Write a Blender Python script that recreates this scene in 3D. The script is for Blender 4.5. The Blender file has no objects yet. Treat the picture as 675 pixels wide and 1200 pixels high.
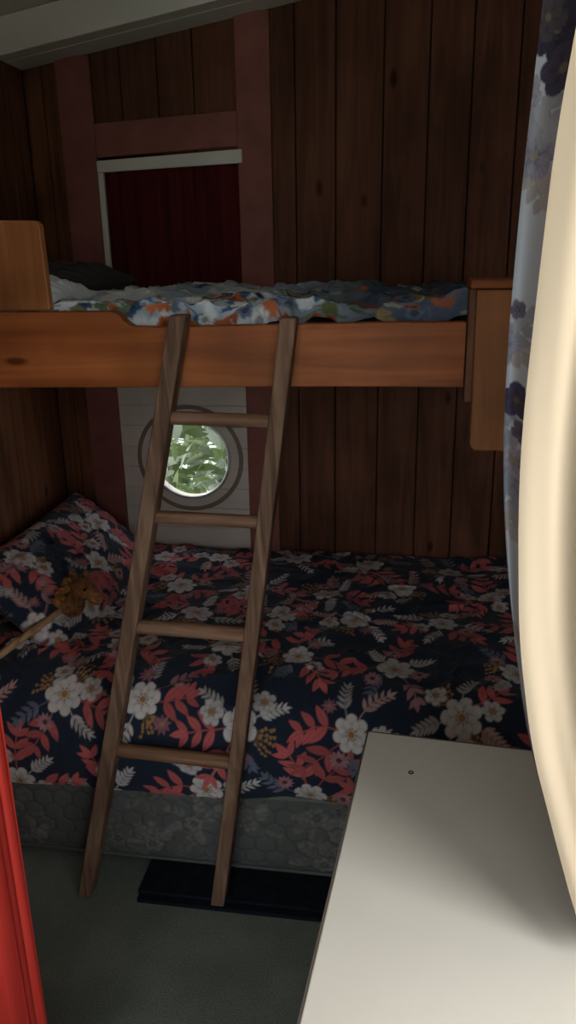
import bpy, bmesh, math, random
import numpy as np
from mathutils import Matrix, Vector, Euler
random.seed(7); rng=np.random.RandomState(5)
scn=bpy.context.scene
# ------------------------------------------------------------ helpers
def link(o,parent=None):
    bpy.context.collection.objects.link(o)
    if parent: o.parent=parent
    return o
def empty(name):
    e=bpy.data.objects.new(name,None); e.empty_display_size=.05
    return link(e)
def smooth(me):
    for p in me.polygons: p.use_smooth=True
def bm_obj(name,bm,mat,parent=None,sm=False):
    me=bpy.data.meshes.new(name); bm.normal_update(); bm.to_mesh(me); bm.free()
    if sm: smooth(me)
    if mat: me.materials.append(mat)
    return link(bpy.data.objects.new(name,me),parent)
def add_box(bm,x0,x1,y0,y1,z0,z1,bev=0,seg=2):
    vs=[bm.verts.new((x,y,z)) for x in(x0,x1) for y in(y0,y1) for z in(z0,z1)]
    idx=[(0,1,3,2),(4,6,7,5),(0,4,5,1),(2,3,7,6),(0,2,6,4),(1,5,7,3)]
    fs=[bm.faces.new([vs[i] for i in f]) for f in idx]
    if bev>0:
        es=list({e for f in fs for e in f.edges})
        bmesh.ops.bevel(bm,geom=es,offset=bev,segments=seg,profile=.5,affect='EDGES')
    return fs
def box(name,x0,x1,y0,y1,z0,z1,mat,bev=0,parent=None,seg=2):
    bm=bmesh.new(); add_box(bm,x0,x1,y0,y1,z0,z1,bev,seg=seg)
    bmesh.ops.recalc_face_normals(bm,faces=bm.faces)
    return bm_obj(name,bm,mat,parent)
def prism(name,pts,y0,y1,mat,bev=0,parent=None):
    bm=bmesh.new()
    a=[bm.verts.new((x,y0,z)) for x,z in pts]; b=[bm.verts.new((x,y1,z)) for x,z in pts]
    bm.faces.new(a); bm.faces.new(b[::-1]); n=len(pts)
    for i in range(n): bm.faces.new((a[i],b[i],b[(i+1)%n],a[(i+1)%n]))
    bmesh.ops.recalc_face_normals(bm,faces=bm.faces)
    if bev: bmesh.ops.bevel(bm,geom=list(bm.edges),offset=bev,segments=2,profile=.5,affect='EDGES')
    return bm_obj(name,bm,mat,parent)
def tube(name,p0,p1,r,mat,parent=None,seg=20,r2=None):
    bm=bmesh.new(); p0=Vector(p0);p1=Vector(p1); d=p1-p0
    q=d.to_track_quat('Z','Y'); n=8; rings=[]
    r2=r if r2 is None else r2
    for i in range(n+1):
        t=i/n; rr=r+(r2-r)*t
        rings.append([bm.verts.new(p0+d*t+q@Vector((rr*math.cos(a),rr*math.sin(a),0))) for a in [2*math.pi*k/seg for k in range(seg)]])
    for i in range(n):
        for k in range(seg): bm.faces.new((rings[i][k],rings[i][(k+1)%seg],rings[i+1][(k+1)%seg],rings[i+1][k]))
    bm.faces.new(rings[0][::-1]); bm.faces.new(rings[-1])
    bmesh.ops.recalc_face_normals(bm,faces=bm.faces)
    return bm_obj(name,bm,mat,parent,True)
def grid_obj(name,P,mat,col=None,parent=None,flip=False):
    nu,nv=P.shape[:2]
    me=bpy.data.meshes.new(name)
    idx=np.arange(nu*nv).reshape(nu,nv)
    q=np.stack([idx[:-1,:-1],idx[1:,:-1],idx[1:,1:],idx[:-1,1:]],-1).reshape(-1,4)
    if flip: q=q[:,::-1]
    me.vertices.add(nu*nv); me.vertices.foreach_set('co',P.reshape(-1).astype(np.float32))
    me.loops.add(q.size); me.loops.foreach_set('vertex_index',q.reshape(-1).astype(np.int32))
    me.polygons.add(len(q)); me.polygons.foreach_set('loop_start',np.arange(0,q.size,4,dtype=np.int32))
    me.polygons.foreach_set('loop_total',np.full(len(q),4,dtype=np.int32))
    me.update(calc_edges=True); me.validate()
    me.polygons.foreach_set('use_smooth',np.ones(len(me.polygons),dtype=bool))
    if col is not None:
        ca=me.color_attributes.new('Col','FLOAT_COLOR','POINT')
        c=np.ones((nu*nv,4),np.float32); c[:,:3]=col.reshape(-1,3); ca.data.foreach_set('color',c.reshape(-1))
    me.materials.append(mat)
    return link(bpy.data.objects.new(name,me),parent)
T=rng.rand(256,256)
def vn(x,y,s=0):
    x=np.asarray(x,float)+s*17.3; y=np.asarray(y,float)+s*31.7
    xi=np.floor(x).astype(int); yi=np.floor(y).astype(int); fx=x-xi; fy=y-yi
    fx=fx*fx*(3-2*fx); fy=fy*fy*(3-2*fy)
    g=lambda a,b:T[a%256,b%256]
    return (g(xi,yi)*(1-fx)+g(xi+1,yi)*fx)*(1-fy)+(g(xi,yi+1)*(1-fx)+g(xi+1,yi+1)*fx)*fy
def fbm(x,y,s=0,o=4):
    r=0;a=.5
    for i in range(o): r=r+a*vn(x*2**i,y*2**i,s+i*3); a*=.5
    return r
# ------------------------------------------------------------ materials
def newmat(name,rough=.6,spec=.3):
    m=bpy.data.materials.new(name); m.use_nodes=True
    b=m.node_tree.nodes['Principled BSDF']; b.inputs['Roughness'].default_value=rough
    b.inputs['Specular IOR Level'].default_value=spec
    return m,m.node_tree.nodes,m.node_tree.links,b
def ramp(N,stops):
    r=N.new('ShaderNodeValToRGB'); e=r.color_ramp.elements
    while len(e)<len(stops): e.new(.5)
    for i,(p,c) in enumerate(stops): e[i].position=p; e[i].color=(*c,1)
    return r
def wood(name,c0,c1,axis='Z',scale=1.0,rough=.55,dark=.35,bump=.25,attr=False,spec=.3,knots=False):
    m,N,L,b=newmat(name,rough,spec)
    tc=N.new('ShaderNodeTexCoord'); mp=N.new('ShaderNodeMapping')
    s={'X':(1.2,16,16),'Y':(16,1.2,16),'Z':(16,16,1.2)}[axis]
    mp.inputs['Scale'].default_value=[v*scale for v in s]
    L.new(tc.outputs['Object'],mp.inputs['Vector'])
    n=N.new('ShaderNodeTexNoise'); n.inputs['Scale'].default_value=1.5; n.inputs['Detail'].default_value=7; n.inputs['Distortion'].default_value=1.2
    L.new(mp.outputs[0],n.inputs['Vector'])
    r=ramp(N,[(.28,[v*dark for v in c0]),(.48,c0),(.72,c1)])
    L.new(n.outputs['Fac'],r.inputs[0])
    n2=N.new('ShaderNodeTexNoise'); n2.inputs['Scale'].default_value=3.5; n2.inputs['Detail'].default_value=3
    L.new(tc.outputs['Object'],n2.inputs['Vector'])
    r2=ramp(N,[(.3,(.62,.62,.62)),(.7,(1.15,1.15,1.15))]); L.new(n2.outputs['Fac'],r2.inputs[0])
    mx=N.new('ShaderNodeMix'); mx.data_type='RGBA'; mx.blend_type='MULTIPLY'; mx.inputs[0].default_value=1
    L.new(r.outputs[0],mx.inputs[6]); L.new(r2.outputs[0],mx.inputs[7]); out=mx.outputs[2]
    if knots:
        vo=N.new('ShaderNodeTexVoronoi'); vo.inputs['Scale'].default_value=1; mk=N.new('ShaderNodeMapping')
        mk.inputs['Scale'].default_value={'X':(3,9,9),'Y':(9,3,9),'Z':(7,7,3.2)}[axis]; L.new(tc.outputs['Object'],mk.inputs['Vector']); L.new(mk.outputs[0],vo.inputs['Vector'])
        rk=ramp(N,[(.05,(.35,.3,.3)),(.11,(1,1,1))]); L.new(vo.outputs['Distance'],rk.inputs[0])
        m3=N.new('ShaderNodeMix'); m3.data_type='RGBA'; m3.blend_type='MULTIPLY'; m3.inputs[0].default_value=1
        L.new(out,m3.inputs[6]); L.new(rk.outputs[0],m3.inputs[7]); out=m3.outputs[2]
    if attr:
        at=N.new('ShaderNodeAttribute'); at.attribute_name='Col'
        m2=N.new('ShaderNodeMix'); m2.data_type='RGBA'; m2.blend_type='MULTIPLY'; m2.inputs[0].default_value=1
        L.new(out,m2.inputs[6]); L.new(at.outputs['Color'],m2.inputs[7]); out=m2.outputs[2]
    L.new(out,b.inputs['Base Color'])
    bp=N.new('ShaderNodeBump'); bp.inputs['Strength'].default_value=bump; bp.inputs['Distance'].default_value=.004
    L.new(n.outputs['Fac'],bp.inputs['Height']); L.new(bp.outputs[0],b.inputs['Normal'])
    return m
def plain(name,c,rough=.6,spec=.3,var=.12,nscale=8,bump=.1,metal=0,bdist=.003):
    m,N,L,b=newmat(name,rough,spec); b.inputs['Metallic'].default_value=metal
    tc=N.new('ShaderNodeTexCoord'); n=N.new('ShaderNodeTexNoise'); n.inputs['Scale'].default_value=nscale; n.inputs['Detail'].default_value=6
    L.new(tc.outputs['Object'],n.inputs['Vector'])
    r=ramp(N,[(.3,[v*(1-var) for v in c]),(.7,[min(1,v*(1+var)) for v in c])]); L.new(n.outputs['Fac'],r.inputs[0])
    L.new(r.outputs[0],b.inputs['Base Color'])
    bp=N.new('ShaderNodeBump'); bp.inputs['Strength'].default_value=bump; bp.inputs['Distance'].default_value=bdist
    L.new(n.outputs['Fac'],bp.inputs['Height']); L.new(bp.outputs[0],b.inputs['Normal'])
    return m
def fabric(name,rough=.9,weave=900,trans=0,sheen=.1):
    m,N,L,b=newmat(name,rough,.15)
    at=N.new('ShaderNodeAttribute'); at.attribute_name='Col'; L.new(at.outputs['Color'],b.inputs['Base Color'])
    b.inputs['Sheen Weight'].default_value=sheen
    tc=N.new('ShaderNodeTexCoord'); n=N.new('ShaderNodeTexNoise'); n.inputs['Scale'].default_value=weave*.1; n.inputs['Detail'].default_value=4
    L.new(tc.outputs['Object'],n.inputs['Vector'])
    bp=N.new('ShaderNodeBump'); bp.inputs['Strength'].default_value=.15; bp.inputs['Distance'].default_value=.002
    L.new(n.outputs['Fac'],bp.inputs['Height']); L.new(bp.outputs[0],b.inputs['Normal'])
    if trans:
        tr=N.new('ShaderNodeBsdfTranslucent'); mi=N.new('ShaderNodeMixShader'); mi.inputs[0].default_value=trans
        L.new(at.outputs['Color'],tr.inputs['Color']); L.new(b.outputs[0],mi.inputs[1]); L.new(tr.outputs[0],mi.inputs[2])
        L.new(mi.outputs[0],N['Material Output'].inputs['Surface'])
    return m
M_wall=wood('cedar_boards',(.132,.054,.031),(.180,.077,.044),'Z',1,.75,.7,.15,attr=True,knots=True,spec=.12)
M_wallL=wood('left_boards',(.17,.066,.029),(.26,.106,.049),'Z',1,.7,.6,.2,attr=True,knots=True,spec=.15)
M_maroon=plain('maroon_paint',(.27,.098,.078),.65,.2,.15,12,.2)
M_rail=wood('varnished_pine',(.36,.105,.030),(.45,.150,.046),'X',.8,.5,.65,.12,spec=.22,knots=True)
M_railV=wood('varnished_pine_end',(.38,.145,.050),(.47,.20,.072),'Z',.8,.5,.7,.12,spec=.25)
M_ladder=wood('weathered_ladder_wood',(.205,.120,.078),(.33,.215,.145),'Z',1.6,.75,.5,.3,spec=.15)
M_rung=wood('rung_wood',(.24,.125,.07),(.38,.235,.15),'X',1.5,.6,.5,.3)
M_cream=plain('cream_paint',(.66,.62,.52),.5,.3,.08,6,.1)
M_white=plain('white_gloss_paint',(.74,.72,.62),.4,.4,.06,5,.08)
M_dark=plain('dark_void_board',(.02,.012,.01),.8)
M_metal=plain('porthole_metal',(.60,.62,.62),.3,.5,.1,30,.1,metal=.5)
M_darkwood=plain('dark_ring_wood',(.26,.19,.14),.6)
M_sheet=plain('white_sheet',(.70,.70,.72),.9,.1,.06,20,.3)
M_plast=plain('grey_mount',(.3,.3,.3),.5)

# ------------------------------------------------------------ textile painter
class Canvas:
    def __init__(s,w,h,res,base):
        s.res=res; s.nx=int(w/res); s.ny=int(h/res); s.w=w; s.h=h
        s.a=np.zeros((s.nx,s.ny,3)); s.a[:]=base
    def win(s,cx,cy,r):
        i0=max(0,int((cx-r)/s.res)); i1=min(s.nx,int((cx+r)/s.res)+2)
        j0=max(0,int((cy-r)/s.res)); j1=min(s.ny,int((cy+r)/s.res)+2)
        if i0>=i1 or j0>=j1: return None
        X=(np.arange(i0,i1)*s.res)[:,None]-cx; Y=(np.arange(j0,j1)*s.res)[None,:]-cy
        return s.a[i0:i1,j0:j1],X,Y
    def put(s,v,m,c):
        m=m[...,None]; v[:]=v*(1-m)+np.asarray(c)*m
    def leaf(s,cx,cy,ang,L,w,c,vein=True):
        q=s.win(cx,cy,L*1.05)
        if q is None: return
        v,X,Y=q; ca,sa=math.cos(ang),math.sin(ang)
        t=(X*ca+Y*sa)/L; d=-X*sa+Y*ca
        tt=np.clip(t,0,1); hw=w*np.sin(math.pi*tt**.8)**.9
        m=np.clip((hw-np.abs(d))/s.res+.5,0,1)*(t>0)*(t<1)
        s.put(v,m,c)
        if vein and L>.03:
            m2=m*np.clip(1-np.abs(d)/(s.res*.8),0,1)*.5; s.put(v,m2,np.asarray(c)*.45)
    def stem(s,x0,y0,x1,y1,w,c):
        L=math.hypot(x1-x0,y1-y0); a=math.atan2(y1-y0,x1-x0)
        q=s.win(x0,y0,L*1.05+w)
        if q is None: return
        v,X,Y=q; t=X*math.cos(a)+Y*math.sin(a); d=-X*math.sin(a)+Y*math.cos(a)
        s.put(v,np.clip((w-np.abs(d))/s.res+.5,0,1)*(t>0)*(t<L),c)
    def dot(s,cx,cy,r,c):
        q=s.win(cx,cy,r*1.5+s.res)
        if q is None: return
        v,X,Y=q; s.put(v,np.clip((r-np.sqrt(X*X+Y*Y))/s.res+.5,0,1),c)
    def spray(s,cx,cy,ang,L,n,lL,lw,c,curl=.5,spread=.75):
        x,y,a=cx,cy,ang; st=L/n
        for i in range(n):
            nx,ny=x+st*math.cos(a),y+st*math.sin(a)
            s.stem(x,y,nx,ny,s.res*.6,np.asarray(c)*.8)
            f=1-.4*i/n
            if i>0 or n<4:
                s.leaf(nx,ny,a+spread,lL*f,lw*f,c); s.leaf(nx,ny,a-spread,lL*f,lw*f,np.asarray(c)*.88)
            x,y=nx,ny; a+=curl/n
        s.leaf(x,y,a,lL*.8,lw*.8,c)
    def dots(s,cx,cy,ang,L,c):
        for k in range(5):
            a=ang+(k-2)*.28; l=L*random.uniform(.7,1)
            s.stem(cx,cy,cx+l*math.cos(a),cy+l*math.sin(a),s.res*.5,np.asarray(c)*.7)
            for j in range(4):
                t=.5+.17*j; s.dot(cx+l*t*math.cos(a)+random.uniform(-.004,.004),cy+l*t*math.sin(a)+random.uniform(-.004,.004),.004,c)
    def flower(s,cx,cy,r,c,n=6,cc=(.35,.16,.03),edge=.55):
        q=s.win(cx,cy,r*1.2)
        if q is None: return
        v,X,Y=q; R=np.sqrt(X*X+Y*Y); A=np.arctan2(Y,X)+random.uniform(0,6)
        for lay,(rr,ph) in enumerate([(1,0),(.72,math.pi/n)]):
            ph2=(A+ph)*n/2
            pet=r*rr*(.66+.34*np.abs(np.cos(ph2))**.5)
            m=np.clip((pet-R)/s.res+.5,0,1)
            sh=np.clip(.66+.45*np.abs(np.cos(ph2)),0,1)*(.78+.22*np.clip(R/(r*rr),0,1))*(.9+.1*np.sin(A*n*6))
            col=np.asarray(c)*sh[...,None]
            rim=np.clip(1-np.abs(pet-R)/(s.res*1.0),0,1)[...,None]*edge
            col=col*(1-rim)+np.asarray(c)*.35*rim
            mm=m[...,None]; v[:]=v*(1-mm)+col*mm
        s.dot(cx,cy,r*.17,cc)
        for k in range(9):
            a=k*.7; s.dot(cx+r*.27*math.cos(a),cy+r*.27*math.sin(a),s.res*.8,np.asarray(cc)*.6)
    def daisy(s,cx,cy,r,c,n=11,cc=(.10,.03,.04)):
        o=random.uniform(0,6)
        for k in range(n): s.leaf(cx,cy,o+k*2*math.pi/n,r,r*.2,np.asarray(c)*random.uniform(.75,1.1),False)
        s.dot(cx,cy,r*.26,cc)
NAVY=(.016,.024,.042)
CORAL=(.56,.125,.125);WHITE=(.66,.62,.60);PINK=(.58,.37,.35);MAUVE=(.24,.10,.14);GREY=(.14,.16,.22);OCH=(.34,.19,.08);DUSK=(.40,.20,.22)
def floral(w,h,res,sp=.262):
    C=Canvas(w,h,res,NAVY); pts=[]
    ny=int(h/sp)+2
    for j in range(-1,ny):
        for i in range(-1,int(w/sp)+2):
            pts.append((i*sp+(j%2)*sp*.5+random.uniform(-.035,.035),j*sp*.88+random.uniform(-.035,.035)))
    random.shuffle(pts)
    for (x,y) in pts:
        b=random.uniform(0,6.28); side=random.choice([0,1,2])
        for k in range(7):
            a=b+k*.9+random.uniform(-.2,.2)
            ty=[['c','c','w','c','c','o','g'],['c','w','c','w','m','o','w'],['w','p','w','c','c','g','o']][side][k]
            if random.random()<.15: ty=random.choice('cwpgo')
            ox,oy=x+.030*math.cos(a),y+.030*math.sin(a)
            L=random.uniform(.085,.13)
            if ty=='c': C.spray(ox,oy,a,L,3,.060,.0115,np.array(CORAL)*random.uniform(.75,1.1),random.uniform(-.9,.9),.85)
            elif ty=='w': C.spray(ox,oy,a,L*.8,6,.032,.0050,np.array(WHITE)*random.uniform(.55,.95),random.uniform(-.8,.8))
            elif ty=='p': C.spray(ox,oy,a,L*.9,6,.034,.0055,np.array(PINK)*random.uniform(.7,1),random.uniform(-.8,.8))
            elif ty=='g': C.spray(ox,oy,a,L*.8,5,.038,.0065,GREY,random.uniform(-.8,.8))
            elif ty=='m': C.spray(ox,oy,a,L*.9,4,.044,.009,DUSK,random.uniform(-.8,.8))
            else: C.dots(ox,oy,a,L*.7,OCH)
        C.flower(x,y,random.uniform(.042,.052),np.array(WHITE)*random.uniform(.9,1.1),random.choice([6,7]))
        for k in range(3):
            a=b+k*2.1+random.uniform(-.4,.4); d=random.uniform(.068,.085)
            t=random.random()
            if t<.5: C.flower(x+d*math.cos(a),y+d*math.sin(a),random.uniform(.026,.034),np.array(WHITE)*.9,6)
            elif t<.75: C.daisy(x+d*math.cos(a),y+d*math.sin(a),random.uniform(.024,.030),DUSK)
            else: C.daisy(x+d*math.cos(a),y+d*math.sin(a),random.uniform(.020,.027),np.array(MAUVE)*1.2,9,OCH)
    return C.a

# ------------------------------------------------------------ room shell
YW=2.75; XL=-1.30; XR=.78; YF=-.6
def ceil_z(x): return 2.20+.157*(x+1.29)
def boards(name,xs,z0,ztop,y0,y1,mat,lo=.78,hi=1.18,parent=None):
    bm=bmesh.new(); cl=bm.verts.layers.float_color.new('Col')
    for a,b2 in zip(xs[:-1],xs[1:]):
        g=.0018
        za=ztop(a) if callable(ztop) else ztop; zb=ztop(b2) if callable(ztop) else ztop
        pts=[(a+g,z0),(b2-g,z0),(b2-g,zb),(a+g,za)]
        va=[bm.verts.new((x,y0,z)) for x,z in pts]; vb=[bm.verts.new((x,y1,z)) for x,z in pts]
        fs=[bm.faces.new(va),bm.faces.new(vb[::-1])]
        for i in range(4): fs.append(bm.faces.new((va[i],vb[i],vb[(i+1)%4],va[(i+1)%4])))
        bmesh.ops.bevel(bm,geom=list({e for e in fs[0].edges}),offset=.0035,segments=2,profile=.5,affect='EDGES')
        t=random.uniform(lo,hi); c=(t*random.uniform(.95,1.08),t,t*random.uniform(.9,1.05),1)
        for v in bm.verts:
            if v[cl][0]==0 or v[cl][3]==0: v[cl]=c
    bmesh.ops.recalc_face_normals(bm,faces=bm.faces)
    return bm_obj(name,bm,mat,parent)
wb=empty('wall_back')
zc=lambda x:ceil_z(x)+.10
boards('boards_right',[-.47,-.39,-.26,-.11,.03,.16,.30,.44,.58,XR],0,zc,YW,YW+.02,M_wall,parent=wb)
boards('boards_left',[XL,-1.235,-1.115,-1.062],0,zc,YW,YW+.02,M_wallL,parent=wb)
boards('boards_over_window',[-1.0615,-.965,-.84,-.72,-.565],1.93,zc,YW,YW+.02,M_wall,parent=wb)
boards('boards_behind_strip',[-.565,-.47],0,zc,YW,YW+.02,M_wall,parent=wb)
box('backing_l',XL-.1,-1.06,YW+.02,YW+.06,-.02,2.75,M_dark,parent=wb)
box('backing_r',-.565,XR+.1,YW+.02,YW+.06,-.02,2.75,M_dark,parent=wb)
box('backing_m',-1.06,-.565,YW+.036,YW+.06,1.16,2.75,M_dark,parent=wb)
box('backing_low',-1.06,-.565,YW+.036,YW+.06,-.02,.56,M_dark,parent=wb)
def holed_panel(name,x0,x1,z0,z1,y0,y1,cx,cz,r,mat,parent=None,n=96):
    bm=bmesh.new(); ri=[];ro=[]
    for k in range(n):
        a=2*math.pi*k/n; ca,sa=math.cos(a),math.sin(a)
        t=min(((x1-cx)/ca if ca>1e-6 else (x0-cx)/ca if ca<-1e-6 else 9e9),((z1-cz)/sa if sa>1e-6 else (z0-cz)/sa if sa<-1e-6 else 9e9))
        ri.append((cx+r*ca,cz+r*sa)); ro.append((cx+t*ca,cz+t*sa))
    for cxn,czn in((x0,z0),(x1,z0),(x1,z1),(x0,z1)):
        k=min(range(n),key=lambda i:(ro[i][0]-cxn)**2+(ro[i][1]-czn)**2); ro[k]=(cxn,czn)
    A=[bm.verts.new((x,y0,z)) for x,z in ri];B=[bm.verts.new((x,y0,z)) for x,z in ro]
    C2=[bm.verts.new((x,y1,z)) for x,z in ri];D=[bm.verts.new((x,y1,z)) for x,z in ro]
    for k in range(n):
        j=(k+1)%n
        bm.faces.new((A[k],A[j],B[j],B[k])); bm.faces.new((C2[k],D[k],D[j],C2[j])); bm.faces.new((A[k],C2[k],C2[j],A[j])); bm.faces.new((B[k],B[j],D[j],D[k]))
    bmesh.ops.recalc_face_normals(bm,faces=bm.faces)
    return bm_obj(name,bm,mat,parent)
def tg_mat():
    m,N,L,b=newmat('cream_tongue_groove',.55,.3)
    tc=N.new('ShaderNodeTexCoord'); sp=N.new('ShaderNodeSeparateXYZ'); L.new(tc.outputs['Object'],sp.inputs[0])
    d=N.new('ShaderNodeMath'); d.operation='DIVIDE'; d.inputs[1].default_value=.078; L.new(sp.outputs['Z'],d.inputs[0])
    f=N.new('ShaderNodeMath'); f.operation='FRACT'; L.new(d.outputs[0],f.inputs[0])
    r=ramp(N,[(0,(0,0,0)),(.035,(1,1,1)),(.965,(1,1,1)),(1,(0,0,0))]); L.new(f.outputs[0],r.inputs[0])
    n=N.new('ShaderNodeTexNoise'); n.inputs['Scale'].default_value=7; L.new(tc.outputs['Object'],n.inputs['Vector'])
    r2=ramp(N,[(.3,(.68,.61,.51)),(.7,(.78,.71,.61))]); L.new(n.outputs['Fac'],r2.inputs[0])
    L.new(r2.outputs[0],b.inputs['Base Color'])
    bp=N.new('ShaderNodeBump'); bp.inputs['Strength'].default_value=.6; bp.inputs['Distance'].default_value=.005; L.new(r.outputs[0],bp.inputs['Height']); L.new(bp.outputs[0],b.inputs['Normal'])
    return m
PC=(-.800,.893)
holed_panel('cream_panel',-1.0595,-.566,.0,1.32,YW-.004,YW+.035,PC[0],PC[1],.148,tg_mat(),wb)
trim=empty('trim_1')
box('strip_left',-1.178,-1.060,YW-.018,YW-.0005,0,ceil_z(-1.1),M_maroon,.003,trim)
box('strip_right',-.578,-.466,YW-.018,YW-.0045,0,ceil_z(-.5),M_maroon,.003,trim)
prism('strip_cross',[(-1.06,1.925),(-.578,1.945),(-.578,2.05),(-1.06,2.03)],YW-.017,YW-.0005,M_maroon,.003,trim)
trim2=empty('trim_2')
prism('head',[(-1.058,1.878),(-.562,1.893),(-.562,1.935),(-1.058,1.915)],YW-.028,YW-.018,M_white,.003,trim2)
box('jamb',-1.059,-1.040,YW-.022,YW+.0,1.30,1.885,M_white,.003,trim2)
win=empty('window_1')
def ring(name,c,r,rt,y,mat,parent,sy=1.0,n=72,m=14):
    bm=bmesh.new(); R=[]
    for i in range(n):
        a=2*math.pi*i/n
        R.append([bm.verts.new((c[0]+(r+rt*math.cos(b))*math.cos(a),y+rt*sy*math.sin(b),c[1]+(r+rt*math.cos(b))*math.sin(a))) for b in[2*math.pi*k/m for k in range(m)]])
    for i in range(n):
        for k in range(m): bm.faces.new((R[i][k],R[(i+1)%n][k],R[(i+1)%n][(k+1)%m],R[i][(k+1)%m]))
    bmesh.ops.recalc_face_normals(bm,faces=bm.faces)
    return bm_obj(name,bm,mat,parent,True)
ring('porthole_rim',PC,.150,.006,YW-.006,M_metal,win)
ring('porthole_outer_ring',PC,.194,.008,YW-.004,M_darkwood,win,.25)
g,N,L,b=newmat('thin_glass',.02)
tr=N.new('ShaderNodeBsdfTransparent'); gl=N.new('ShaderNodeBsdfGlossy'); gl.inputs['Roughness'].default_value=.03; mi=N.new('ShaderNodeMixShader'); mi.inputs[0].default_value=.05
L.new(tr.outputs[0],mi.inputs[1]); L.new(gl.outputs[0],mi.inputs[2]); L.new(mi.outputs[0],N['Material Output'].inputs['Surface'])
bm=bmesh.new(); bmesh.ops.create_circle(bm,cap_ends=True,radius=.149,segments=64)
bmesh.ops.rotate(bm,verts=bm.verts,cent=(0,0,0),matrix=Matrix.Rotation(math.pi/2,3,'X')); bmesh.ops.translate(bm,verts=bm.verts,vec=(PC[0],YW+.02,PC[1]))
bm_obj('porthole_glass',bm,g,win)
win2=empty('window_2')
nu,nv=200,30
U=np.linspace(0,1,nu)[:,None]+np.zeros((1,nv)); V=np.linspace(0,1,nv)[None,:]+np.zeros((nu,1))
P=np.stack([-1.045+.472*U,YW-.012+.006*np.sin(U*52+np.sin(U*9)*3+V*.6),1.40+.49*V],-1)
redc=np.zeros((nu,nv,3)); redc[:]=(.085,.010,.010)
grid_obj('red_window_curtain',P,fabric('dark_red_cloth',sheen=0),redc*(.8+.4*vn(U*40,V*3)[...,None]),win2)
wl=empty('wall_left')
def boards_y(name,ys,z0,ztop,x0,x1,mat,parent):
    o=boards(name,ys,z0,ztop,0,x1-x0,mat,.8,1.2,parent)
    for v in o.data.vertices:
        x,y,z=v.co; v.co=(x1-y,x,z)
    o.data.flip_normals(); return o
ys=[YF]
while ys[-1]<YW-.15: ys.append(ys[-1]+.14)
ys.append(YW)
boards_y('boards',ys,0,ceil_z(XL)+.1,XL-.02,XL,M_wallL,wl)
box('backing',XL-.06,XL-.02,YF,YW+.06,-.02,2.4,M_dark,parent=wl)
wr=empty('wall_right')
oy0,oy1,oz0,oz1=-.20,.60,.95,1.95
for nm,a in {'lower':(YF,YW,0,oz0),'upper':(YF,YW,oz1,2.75),'front':(YF,oy0,oz0,oz1),'rear':(oy1,YW,oz0,oz1)}.items():
    box(nm,XR,XR+.05,a[0],a[1],a[2],a[3],plain('right_wall_'+nm,(.09,.045,.030),.6),parent=wr)
w3=empty('window_3')
for nm,a in {'sill':(oy0,oy1,oz0,oz0+.04),'head':(oy0,oy1,oz1-.04,oz1),'stile_a':(oy0,oy0+.04,oz0+.04,oz1-.04),'stile_b':(oy1-.04,oy1,oz0+.04,oz1-.04)}.items():
    box(nm,XR+.0,XR+.045,a[0]+.001,a[1]-.001,a[2],a[3],M_white,.002,w3)
wf=empty('wall_front')
FX0,FX1=-.70,.70  # opening in the unseen front wall, widened and shifted to steer incoming skylight
box('side_l',XL,FX0,YF-.05,YF,0,2.6,plain('front_wall_l',(.14,.08,.05)),parent=wf)
box('side_r',FX1,XR,YF-.05,YF,0,2.6,plain('front_wall_r',(.14,.08,.05)),parent=wf)
box('over',FX0,FX1,YF-.05,YF,2.12,2.6,plain('front_wall_o',(.14,.08,.05)),parent=wf)
def slope_box(name,x0,x1,y0,y1,dz0,dz1,mat,bev=0,parent=None):
    bm=bmesh.new(); add_box(bm,x0,x1,y0,y1,0,1,0)
    for v in bm.verts: v.co.z=ceil_z(v.co.x)+(dz0 if v.co.z<.5 else dz1)
    bmesh.ops.recalc_face_normals(bm,faces=bm.faces)
    if bev: bmesh.ops.bevel(bm,geom=list(bm.edges),offset=bev,segments=2,profile=.5,affect='EDGES')
    return bm_obj(name,bm,mat,parent)
slope_box('ceiling',XL-.06,XR+.06,YF-.05,YW+.06,.105,.15,M_cream)
slope_box('ceiling_beam',XL+.0,XR,YW-.19,YW-.12,0,.104,M_white,.004)
slope_box('ceiling_moulding',XL+.0,-.36,YW-.119,YW-.001,.0,.104,M_white,.004)
m,N,L,b=newmat('carpet',.95,.1)
tc=N.new('ShaderNodeTexCoord'); n=N.new('ShaderNodeTexNoise'); n.inputs['Scale'].default_value=6; n.inputs['Detail'].default_value=4
n2=N.new('ShaderNodeTexNoise'); n2.inputs['Scale'].default_value=260; n2.inputs['Detail'].default_value=3
L.new(tc.outputs['Object'],n.inputs['Vector']); L.new(tc.outputs['Object'],n2.inputs['Vector'])
r=ramp(N,[(.3,(.165,.195,.170)),(.7,(.235,.268,.235))]); L.new(n.outputs['Fac'],r.inputs[0])
r2=ramp(N,[(.3,(.65,.65,.65)),(.7,(1.2,1.2,1.2))]); L.new(n2.outputs['Fac'],r2.inputs[0])
mx=N.new('ShaderNodeMix'); mx.data_type='RGBA'; mx.blend_type='MULTIPLY'; mx.inputs[0].default_value=1
L.new(r.outputs[0],mx.inputs[6]); L.new(r2.outputs[0],mx.inputs[7]); L.new(mx.outputs[2],b.inputs['Base Color'])
bp=N.new('ShaderNodeBump'); bp.inputs['Strength'].default_value=.5; bp.inputs['Distance'].default_value=.004; L.new(n2.outputs['Fac'],bp.inputs['Height']); L.new(bp.outputs[0],b.inputs['Normal'])
box('floor',XL-.06,XR+.06,YF-.05,YW+.06,-.05,0,m)

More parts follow.
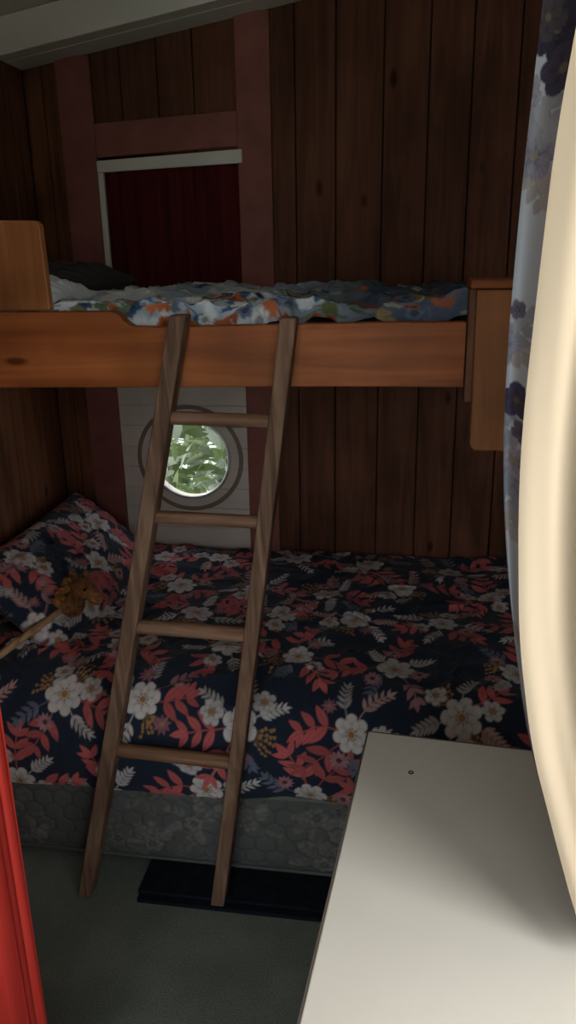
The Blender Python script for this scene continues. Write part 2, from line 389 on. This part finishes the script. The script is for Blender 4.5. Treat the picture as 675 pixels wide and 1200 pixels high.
# ------------------------------------------------------------ upper bunk
bunk=empty('bunk_bed')
pts=[(XL+.002,1.318),(.112,1.333),(.112,1.466),(-.05,1.466),(-.3,1.462),(-.55,1.458),(-.612,1.460),(-.628,1.470),(-.640,1.485),(-.655,1.492),(XL+.002,1.492)]
prism('front_rail',pts,1.70,1.738,M_rail,.003,bunk)
box('deck',XL+.002,.16,1.740,YW-.02,1.325,1.345,M_rail,0,bunk)
prism('guard_panel',[(XL+.002,1.495),(-.802,1.495),(-.806,1.675),(-.815,1.684),(XL+.002,1.700)],1.71,1.732,M_railV,.003,bunk)
prism('end_panel',[(.128,1.215),(.137,1.205),(.30,1.205),(.30,1.532),(.125,1.532)],1.650,1.690,M_railV,.004,bunk)
box('end_panel_cap',.112,.30,1.645,1.79,1.534,1.552,M_rail,.004,bunk)
box('end_post',.1135,.155,1.692,1.78,1.30,1.533,wood('post_wood',(.15,.06,.028),(.24,.10,.05),'Z'),.003,bunk)
box('end_board',.20,.235,1.692,YW-.02,1.21,1.50,M_railV,.003,bunk)
def cushion(name,x0,x1,y0,y1,z0,z1,mat,parent=None,r=.05):
    bm=bmesh.new(); add_box(bm,x0,x1,y0,y1,z0,z1,r,seg=5)
    bmesh.ops.recalc_face_normals(bm,faces=bm.faces)
    return bm_obj(name,bm,mat,parent,True)
cushion('upper_mattress',XL+.01,.19,1.745,YW-.025,1.347,1.453,M_sheet,bunk,.03)
# upper quilt : pale blue / white leafy print, darker navy towards the foot
res=.004; w=1.39; h=1.12
Q=Canvas(w,h,res,(0,0,0)); nx,ny=Q.nx,Q.ny
X=(np.arange(nx)*res)[:,None]+np.zeros((1,ny)); S=(np.arange(ny)*res)[None,:]+np.zeros((nx,1))
f1=fbm(X*11,S*11,1); f2=fbm(X*15+5,S*15,9)
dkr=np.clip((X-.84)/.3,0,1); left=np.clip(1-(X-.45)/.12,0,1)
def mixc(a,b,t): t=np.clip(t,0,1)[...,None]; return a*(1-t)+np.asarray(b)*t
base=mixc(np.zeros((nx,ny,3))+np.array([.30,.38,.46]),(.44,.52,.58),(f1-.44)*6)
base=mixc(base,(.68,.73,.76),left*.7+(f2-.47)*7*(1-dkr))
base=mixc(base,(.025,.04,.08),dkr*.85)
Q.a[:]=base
for k in range(330):
    x=random.uniform(0,w); y=random.uniform(.35,h) if k<120 else random.uniform(h-.25,h); t=min(1,max(0,(x-.8)/.3)); a=random.uniform(0,6.28)
    if random.random()<t:
        c=random.choice([(.30,.23,.10),(.36,.11,.06),(.14,.19,.28),(.32,.34,.28),(.10,.13,.06)])
    else:
        c=random.choice([(.72,.76,.77),(.72,.76,.77),(.64,.70,.74),(.07,.14,.28),(.05,.10,.22),(.14,.22,.30),(.55,.17,.06),(.16,.22,.12)])
    if random.random()<.6: Q.spray(x,y,a,random.uniform(.04,.08),4,.034,.009,np.array(c)*random.uniform(.8,1.1),.8)
    else: Q.flower(x,y,random.uniform(.014,.027),c,random.choice([5,6]),np.array(c)*.5,.5)
base=Q.a
nz=fbm(X*6,S*6,3); rid=1-np.abs(2*vn(X*9+nz*4,S*5+nz*3,5)-1); rid2=(1-np.abs(2*vn(X*23+nz*5,S*7,8)-1))**2
edge=np.clip((S-(h-.10))/.10,0,1)
Yq=1.7435+np.maximum(0,(h-.10)-S)*.965+.012*(1-edge)
Yq=np.minimum(Yq,YW-.03)
Zq=1.488+.050*(nz-.5)+.026*rid+.010*rid2-.052*edge**2.2
Zq=np.maximum(Zq,1.458)
Pq=np.stack([X-1.225,Yq,Zq],-1)
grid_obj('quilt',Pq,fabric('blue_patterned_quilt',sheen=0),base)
def pillow(name,L,Wd,Tk,mat,col=None,M=None,res=.004,seed=0,wr=.012,sq=3.2):
    n1=int(L/res);n2=int(Wd/res)
    u=np.linspace(-1,1,n1)[:,None]+np.zeros((1,n2)); v=np.linspace(-1,1,n2)[None,:]+np.zeros((n1,1))
    hgt=(np.clip(1-np.abs(u)**sq,0,1)**.55)*(np.clip(1-np.abs(v)**sq,0,1)**.55)
    pin=1-.06*(1-np.abs(v))*np.abs(u)**4
    pin2=1-.06*(1-np.abs(u))*np.abs(v)**4
    nz=fbm(u*3+seed,v*3,seed); ri=(1-np.abs(2*vn(u*4+nz*4,v*3+nz*3,seed+2)-1))**2
    x=u*L/2*pin; y=v*Wd/2*pin2; z=Tk/2*hgt+hgt*(wr*ri+wr*2*(nz-.5))
    P1=np.stack([x,y,z],-1); P2=np.stack([x,y,-Tk/2*hgt],-1)
    c=np.zeros((n1,n2,3))+.5 if col is None else col[:n1,:n2]
    Pall=np.concatenate([P1,P2[::-1]],0); cal=np.concatenate([c,c[::-1]],0)
    o=grid_obj(name,Pall,mat,cal)
    if M is not None: o.data.transform(M)
    return o
dk=np.zeros((400,400,3)); dk[:]=(.035,.028,.030)
FAB=fabric('printed_cotton')
pillow('pillow',.36,.60,.10,FAB,dk,Matrix.Translation((-1.105,2.38,1.542))@Matrix.Rotation(math.radians(3),4,'Y'),seed=4)
wh=np.zeros((400,400,3)); wh[:]=(.64,.70,.73)
pillow('pillow',.34,.28,.08,FAB,wh,Matrix.Translation((-.98,1.89,1.525))@Matrix.Rotation(math.radians(4),4,'Y'),seed=8)

# ------------------------------------------------------------ lower bed
res=.004; Wb=1.98; Hb=.26
B=Canvas(Wb,Hb,res,(.105,.112,.105))
for k in range(26):
    x=random.uniform(0,Wb); y=random.uniform(0,Hb); c=np.array((.20,.203,.185))*random.uniform(.85,1.2)
    for j in range(5): B.spray(x,y,random.uniform(0,6.28),random.uniform(.05,.09),4,.028,.008,c*random.uniform(.7,.9),.6)
    B.flower(x,y,random.uniform(.022,.036),c,6,c*.6,.7)
Xb=(np.arange(B.nx)*res)[:,None]+np.zeros((1,B.ny)); Zb=(np.arange(B.ny)*res)[None,:]+np.zeros((B.nx,1))
m,N,L,b=newmat('quilted_damask',.75,.3)
at=N.new('ShaderNodeAttribute'); at.attribute_name='Col'; L.new(at.outputs['Color'],b.inputs['Base Color'])
tt=np.clip(Zb/Hb,0,1)
def hexdist(x,y,s):
    def c(ox,oy):
        return np.mod(x/s-ox,1)-.5, np.mod(y/s-oy,1.7320508)-.8660254
    ax,ay=c(0,0); bx,by=c(.5,.8660254)
    pick=(ax**2+ay**2)<(bx**2+by**2)
    gx=np.where(pick,ax,bx); gy=np.where(pick,ay,by)
    return .5-np.maximum(np.abs(gx),np.abs(gx)*.5+np.abs(gy)*.8660254)
hd=hexdist(Xb,Zb,.056); hexa=np.exp(-(hd/.06)**2)
Yb=1.683+.012*(np.abs(2*tt-1)**6)-.004*(1-hexa)-.006*np.sin(np.pi*tt)
Pb=np.stack([XL+.004+Xb,Yb,.03+Zb*.235/Hb],-1)
bb=empty('bed_base')
colb=B.a*(1-.18*hexa[...,None])
grid_obj('damask_front',Pb,m,colb,bb)
box('box_spring',XL+.004,.68,1.696,YW-.022,.03,.262,M_plast,.004,bb)
box('piping_top',XL+.004,.68,1.682,1.70,.255,.268,plain('piping',(.18,.19,.17)),.005,bb)
box('piping_bottom',XL+.004,.68,1.682,1.70,.026,.036,plain('piping2',(.10,.11,.10)),.004,bb)
for i,x in enumerate((-1.2,-.3,.6)):
    for j,y in enumerate((1.95,2.6)): tube('foot_%d%d'%(i,j),(x,y,0),(x,y,.031),.03,M_dark,bb)
cushion('mattress',XL+.006,.68,1.686,YW-.024,.270,.495,M_sheet,None,.035)
res=.0027; Wd=1.99; Hd=1.46
D=floral(Wd,Hd,res)
nx,ny=D.shape[:2]
X=(np.arange(nx)*res)[:,None]+np.zeros((1,ny)); S=(np.arange(ny)*res)[None,:]+np.zeros((nx,1))
xw=X+XL+.008
yf=1.652; zt=.545; zh=.275; r=.12
hem=.014*(vn(xw*5,0*xw,40)-.5)+.024*np.exp(-((xw+.25)/.12)**2)
Lf=zt-r-zh; arc=math.pi/2*r
s=S
th=np.clip((s-Lf)/r,0,math.pi/2)
Yd=np.where(s<Lf,yf,yf+r*(1-np.cos(th)))+np.maximum(0,s-Lf-arc)
Zd=np.where(s<Lf,zh+s,zt-r+r*np.sin(th))
Zd=Zd+hem*np.clip(1-s/Lf,0,1)
Yd=np.minimum(Yd,YW-.03)
nz=fbm(xw*4,s*4,11); n3=fbm(xw*2.2,s*2.2,17)
w1=(1-np.abs(2*vn(xw*5+nz*4,s*9+nz*4,23)-1))**2.2
w2=(1-np.abs(2*vn(xw*12+nz*5+s*6,s*6+nz*5,29)-1))**2.5
w3=(1-np.abs(2*vn(xw*9-s*7+nz*3,s*4+xw*3,37)-1))**3
top=np.clip((s-Lf)/arc,0,1)
disp=.046*(n3-.5)+.014*(nz-.5)+.013*w1+.006*w2+.009*w3
front=1-top
Zd=Zd+disp*top
fold=.010*np.sin(xw*17+nz*4)+.012*(w2)+.008*w3
Yd=Yd-front*(.004+np.abs(fold)*.8*np.clip(s/.05+.4,0,1)*.9)
Yd=Yd-.010*np.sin(np.pi*np.clip(s/Lf,0,1))*front
Yd=np.maximum(Yd,1.638)
Pd=np.stack([xw,Yd,Zd],-1)
keep=int(min(ny,(Lf+arc+(YW-.03-(yf+r)))/res))
duv=grid_obj('duvet',Pd[:,:keep],FAB,D[:,:keep])
so=duv.modifiers.new('thick','SOLIDIFY'); so.thickness=.005; so.offset=-1
Mp=Matrix.Translation((-1.085,2.27,.640))@Matrix.Rotation(math.radians(40),4,'Y')
pillow('pillow',.40,.84,.15,FAB,floral(.66,.92,.004,.24),Mp,seed=12,wr=.014)

# hobby horse toy
hh=empty('hobby_horse')
M_fur=plain('brown_plush',(.25,.115,.045),.95,.1,.5,60,1.0,bdist=.01)
M_mane=plain('ochre_yarn',(.34,.155,.055),.95,.1,.6,80,1,bdist=.01)
M_stick=wood('stick_wood',(.44,.27,.14),(.56,.37,.21),'Y',1.5)
def blob(name,c,s,mat,rot=(0,0,0),parent=hh,rough=.12):
    bm=bmesh.new(); bmesh.ops.create_icosphere(bm,subdivisions=4,radius=1)
    rnd=random.random()*9
    for v in bm.verts:
        v.co*=1+rough*(float(vn(v.co.x*3+rnd,v.co.y*3+v.co.z*2,2))-.5)
        v.co=Vector((v.co.x*s[0],v.co.y*s[1],v.co.z*s[2]))
    bmesh.ops.transform(bm,matrix=Matrix.Translation(c)@Euler(rot).to_matrix().to_4x4(),verts=bm.verts)
    return bm_obj(name,bm,mat,parent,True)
hc=Vector((-.965,1.99,.636))
tube('stick',(-1.085,1.58,.602),(hc.x-.01,hc.y,hc.z),.010,M_stick,hh)
blob('neck',hc,(.036,.045,.034),M_fur,(0,.2,-.4))
blob('head',hc+Vector((.015,.045,.030)),(.036,.042,.036),M_fur,(.2,0,-.3))
blob('muzzle',hc+Vector((.052,.040,.014)),(.034,.023,.021),M_mane,(0,.5,-.3))
for i,dx in enumerate((-.006,.03)):
    blob('ear_%d'%i,hc+Vector((dx-.005,.055+.01*i,.072)),(.010,.008,.019),M_fur,(.2,.3*(i*2-1),0))
for i in range(8):
    t=i/7; blob('mane_%d'%i,hc+Vector((-.026+.008*math.sin(i*2),-.035+.10*t,.026+.030*t)),(.012,.011,.015),M_mane,(i,i*.6,0),rough=.5)
for i,dx in enumerate((.040,.030)): blob('eye_%d'%i,hc+Vector((dx,.012+.045*i,.046)),(.005,.005,.005),M_dark,rough=0)

fm=empty('floor_mat')
box('lower_fold',-.665,-.16,1.555,1.90,.0,.011,plain('navy_mat',(.010,.014,.021),.95,.05,.3,40,.4),.002,fm)
box('upper_fold',-.668,-.150,1.575,1.90,.0115,.021,plain('navy_mat2',(.011,.016,.023),.95,.05,.3,40,.4),.002,fm)

# ------------------------------------------------------------ ladder
lad=empty('ladder')
def rail(name,p0,p1,wx,wy):
    bm=bmesh.new(); n=14; secs=[]
    for i in range(n+1):
        t=i/n; c=Vector(p0).lerp(Vector(p1),t)
        c.x+=.003*math.sin(t*3.1)
        secs.append([bm.verts.new((c.x+sx*wx/2,c.y+sy*wy/2,c.z)) for sx,sy in((-1,-1),(1,-1),(1,1),(-1,1))])
    for i in range(n):
        for k in range(4): bm.faces.new((secs[i][k],secs[i][(k+1)%4],secs[i+1][(k+1)%4],secs[i+1][k]))
    bm.faces.new(secs[0][::-1]); bm.faces.new(secs[-1])
    bmesh.ops.recalc_face_normals(bm,faces=bm.faces)
    es=[e for e in bm.edges if len(e.link_faces)==2 and e.calc_face_angle(0)>.5]
    bmesh.ops.bevel(bm,geom=es,offset=.005,segments=3,profile=.5,affect='EDGES')
    return bm_obj(name,bm,M_ladder,lad)
LB=Vector((-.810,1.580,.0)); LT=Vector((-.490,1.670,1.487))
RB=Vector((-.447,1.572,.022)); RT=Vector((-.254,1.670,1.480))
rail('left_rail',LB,LT,.038,.052); rail('right_rail',RB,RT,.035,.050)
for i,z in enumerate((.425,.762,1.035,1.262)):
    a=LB.lerp(LT,z/1.487); c=RB.lerp(RT,(z-.025)/1.455)
    a=a+Vector((-.0,0,.004)); tube('rung_%d'%(i+1),a,c,.0175 if i<2 else .015,M_rung,lad)

# ------------------------------------------------------------ desk
desk=empty('desk')
m,N,L,b=newmat('desk_laminate',.38,.4)
tc=N.new('ShaderNodeTexCoord'); n=N.new('ShaderNodeTexNoise'); n.inputs['Scale'].default_value=5; n.inputs['Detail'].default_value=5
L.new(tc.outputs['Object'],n.inputs['Vector']); r=ramp(N,[(.3,(.62,.595,.53)),(.7,(.665,.64,.575))]); L.new(n.outputs['Fac'],r.inputs[0]); L.new(r.outputs[0],b.inputs['Base Color'])
M_desk=m
DW,DD=.66,.92
box('desk_top',0,DW,-DD,0,.728,.75,M_desk,.002,desk)
box('desk_edge_left',-.003,-.0002,-DD,0,.728,.7495,plain('desk_edge',(.10,.085,.07)),0,desk)
box('desk_edge_back',0,DW,.0002,.003,.728,.7495,plain('desk_edge2',(.12,.10,.08)),0,desk)
box('side_panel_left',.015,.033,-DD+.02,-.02,0,.727,M_desk,.001,desk)
box('side_panel_right',DW-.033,DW-.015,-DD+.02,-.02,0,.727,M_desk,.001,desk)
box('modesty_panel',.034,DW-.034,-.06,-.042,.25,.727,M_desk,.001,desk)
box('drawer_front',DW-.34,DW-.04,-DD+.02,-DD+.038,.58,.72,M_desk,.002,desk)
tube('drawer_knob',(DW-.19,-DD+.02,.65),(DW-.19,-DD-.005,.65),.012,M_metal,desk)
ring('screw_hole',(0,0),.0035,.0012,0,M_dark,desk)
sh=[o for o in desk.children if o.name.startswith('screw_hole')][0]; sh.data.transform(Matrix.Translation((.088,-.108,.7502))@Matrix.Rotation(math.pi/2,4,'X'))
desk.location=(-.057,1.281,0); desk.rotation_euler=(0,0,math.radians(-4.5))

# ------------------------------------------------------------ cream-lined floral curtain
cur=empty('curtain')
nzv=800; nb=50; nl=220
z=np.linspace(2.10,.785,nzv)
Lz=np.interp(z,[.785,.82,1.059,1.198,1.3,1.399,1.518,1.66,1.806,2.1],[.236,.221,.149,.123,.108,.099,.097,.100,.106,.12])
Iz=np.interp(z,[.785,.82,1.059,1.198,1.345,1.43,1.518,1.70,1.804,2.1],[.237,.2215,.1505,.126,.115,.113,.116,.123,.134,.17])
def sm(a,k=30):
    p=np.pad(a,k,mode='edge'); return np.convolve(p,np.ones(2*k+1)/(2*k+1),'valid')
Lz=sm(Lz);Iz=sm(Iz); Iz=np.maximum(Iz,Lz+.001)
tb=np.linspace(0,1,nb)[:,None]; zz=z[None,:]
xb=Lz[None,:]*(1-tb)+Iz[None,:]*tb
yb=.835-.030*tb**2+.006*np.sin(tb*3)+.004*np.sin(zz*9)
Pband=np.stack([xb,yb+0*xb,zz+0*xb],-1)
tl=np.linspace(0,1,nl)[:,None]
rightx=np.interp(z,[.785,2.1],[.62,.66])
xl=Iz[None,:]*(1-tl)+rightx[None,:]*tl
amp=.012+.010*np.clip((zz-1.0),0,1)
yl=.805+.004*np.sin(zz*9)*(1-np.clip(tl*8,0,1))-amp*np.sin(tl*38+.9*np.sin(zz*2.2)+zz*.9)*np.clip(tl*8,0,1)+.005*np.sin(tl*83+zz*4)*np.clip(tl*8,0,1)+.02*tl
Plin=np.stack([xl,yl,zz+0*xl],-1)
CC=Canvas(.20,1.33,.0012,(.36,.375,.41))
for k in range(60):
    x=random.uniform(0,.2);y=random.uniform(0,1.3)
    for j in range(3): CC.spray(x,y,random.uniform(0,6.28),.04,3,.022,.007,random.choice([(.24,.25,.27),(.20,.22,.26),(.27,.27,.30),(.30,.27,.26)]),.5)
    c=random.choice([(.22,.22,.28),(.26,.25,.32),(.20,.19,.25),(.30,.28,.33)])
    CC.flower(x,y,random.uniform(.014,.023),c,5,(.22,.18,.13),.4)
for (xf,zf,rf,c) in ((.105,1.455,.019,(.06,.045,.09)),(.113,1.425,.013,(.12,.09,.14)),(.10,1.545,.010,(.12,.10,.16)),(.11,1.79,.028,(.035,.03,.05)),(.12,1.755,.022,(.05,.04,.065)),(.10,1.80,.02,(.06,.05,.06))):
    CC.flower(xf,zf-.785,rf,c,5,(.10,.08,.06),.3)
bu=np.clip(((xb-Lz[None,:])*1.3+.092)/.0012,0,CC.nx-1).astype(int)
bv=np.clip(((zz-.785+0*xb)/.0012).astype(int),0,CC.ny-1)
cb=CC.a[bu,bv]
cl=np.zeros((nl,nzv,3)); cl[:]=(.53,.435,.315)
cl*= (.96+.06*vn(tl*30,zz*12,2))[...,None]
grid_obj('floral_face',Pband,fabric('floral_curtain_cloth',trans=.1,sheen=0),cb,cur)
grid_obj('cream_lining',Plin,fabric('cream_lining_cloth',trans=.2,sheen=0),cl,cur)
Pback=Plin.copy(); Pback[...,1]+=.012
uu=np.clip(((xl*1.0)%.2/.0012).astype(int),0,CC.nx-1); vv=np.clip(((zz-.785+0*xl)/.0012).astype(int),0,CC.ny-1)
grid_obj('floral_back',Pback,bpy.data.materials['floral_curtain_cloth'],CC.a[uu,vv],cur)
tube('curtain_rod',(.08,.82,2.11),(XR-.002,.82,2.11),.009,M_metal,cur)
tube('rod_bracket',(.10,.82,2.11),(.10,.82,ceil_z(.1)+.104),.006,M_metal,cur)

# ------------------------------------------------------------ red curtain at left
nu,nv=400,60
U=np.linspace(0,1,nu)[:,None]+np.zeros((1,nv)); V=np.linspace(0,1,nv)[None,:]+np.zeros((nu,1))
Xc=-1.27+.712*U; Yc=.90+.018*np.sin(U*55+np.sin(V*2)*.4)*(.6+.4*(1-V))*np.clip((1-U)*14,.15,1)+.003*np.sin(U*230+V*3)
Pc=np.stack([Xc,Yc,.02+2.13*V],-1)
rc=np.zeros((nu,nv,3)); rc[:]=(.36,.026,.018); rc*=(.7+.5*vn(U*160,V*2,3))[...,None]
rcu=empty('red_curtain')
grid_obj('red_cloth',Pc,fabric('red_cloth',trans=.1,sheen=0),rc,rcu)
tube('rod',(XL+.002,.90,2.155),(-.53,.90,2.155),.009,M_metal,rcu)
tube('bracket',(-.55,.90,2.155),(-.55,.90,ceil_z(-.55)+.104),.006,M_metal,rcu)

# ------------------------------------------------------------ outside
m,N,L,b=newmat('leaf',.45,.4)
oi=N.new('ShaderNodeAttribute'); oi.attribute_name='Col'; L.new(oi.outputs['Color'],b.inputs['Base Color'])
tr=N.new('ShaderNodeBsdfTranslucent'); mi=N.new('ShaderNodeMixShader'); mi.inputs[0].default_value=.4
L.new(oi.outputs['Color'],tr.inputs['Color']); L.new(b.outputs[0],mi.inputs[1]); L.new(tr.outputs[0],mi.inputs[2]); L.new(mi.outputs[0],N['Material Output'].inputs['Surface'])
bm=bmesh.new(); clr=bm.verts.layers.float_color.new('Col')
for k in range(2200):
    y=random.uniform(3.3,5.2); cx=-.80*y/2.75
    c=Vector((cx+random.gauss(0,.36),y,random.uniform(-.25,1.25)))
    e=Euler((random.uniform(-.9,.9),random.uniform(-1.2,1.2),random.uniform(0,6.28))).to_matrix()
    Lf2=random.uniform(.08,.17); Wf=Lf2*.2; g=random.uniform(.4,1.15)
    col=(.22*g,.30*g,.12*g,1) if random.random()<.6 else (.46*g,.52*g,.42*g,1)
    rows=[]
    for i in range(6):
        t=i/5; wdt=Wf*math.sin(math.pi*min(.97,t*.93+.04)); bend=-.25*Lf2*t*t
        rows.append([bm.verts.new(c+e@Vector((sx*wdt,t*Lf2,bend+abs(sx)*wdt*.25))) for sx in(-1,0,1)])
    for rw in rows:
        for v in rw: v[clr]=col
    for i in range(5):
        for j in range(2): bm.faces.new((rows[i][j],rows[i][j+1],rows[i+1][j+1],rows[i+1][j]))
sb=empty('shrub')
bm_obj('leaves',bm,m,sb,True)
M_bark=plain('bark',(.16,.12,.09),.9)
for k in range(8):
    x=-1.3+random.uniform(-.4,.4); y=random.uniform(4.0,4.9)
    tube('stem_%d'%k,(x,y,-.3),(x+random.uniform(-.4,.4),y+random.uniform(-.2,.2),random.uniform(.8,1.3)),.009,M_bark,sb,8,.003)
box('ground',-12,12,-12,16,-.36,-.3,plain('pale_ground',(.42,.46,.38),.9,.1,.3,3))

# ------------------------------------------------------------ light
wld=bpy.data.worlds.new('World'); scn.world=wld; wld.use_nodes=True
bg=wld.node_tree.nodes['Background']; bg.inputs[0].default_value=(.90,.95,1,1); bg.inputs[1].default_value=2.55
sun=bpy.data.lights.new('sun','SUN'); sun.energy=2.4; sun.angle=.05; sun.color=(1,.96,.88)
so=link(bpy.data.objects.new('sun',sun)); so.rotation_euler=Vector((.75,-.18,-1)).to_track_quat('-Z','Y').to_euler()
ar=bpy.data.lights.new('window_daylight','AREA'); ar.shape='RECTANGLE'; ar.size=.72; ar.size_y=.9; ar.energy=24; ar.color=(1,.98,.95)
ao=link(bpy.data.objects.new('window_daylight',ar)); ao.location=(XR+.08,.20,1.45); ao.rotation_euler=Vector((-1,.12,-.12)).to_track_quat('-Z','Z').to_euler()

# ------------------------------------------------------------ camera
cam=bpy.data.cameras.new('camera'); co=link(bpy.data.objects.new('camera',cam))
cam.sensor_fit='VERTICAL'; cam.sensor_height=24; cam.sensor_width=13.5; cam.lens=920/1200*24; cam.clip_start=.02
Rm=Matrix.Rotation(math.radians(9),3,'Z')@Matrix.Rotation(math.radians(72),3,'X')@Matrix.Rotation(math.radians(-1),3,'Z')
co.matrix_world=Matrix.Translation((0,0,1.6))@Rm.to_4x4()
scn.camera=co
scn.view_settings.view_transform='Standard'
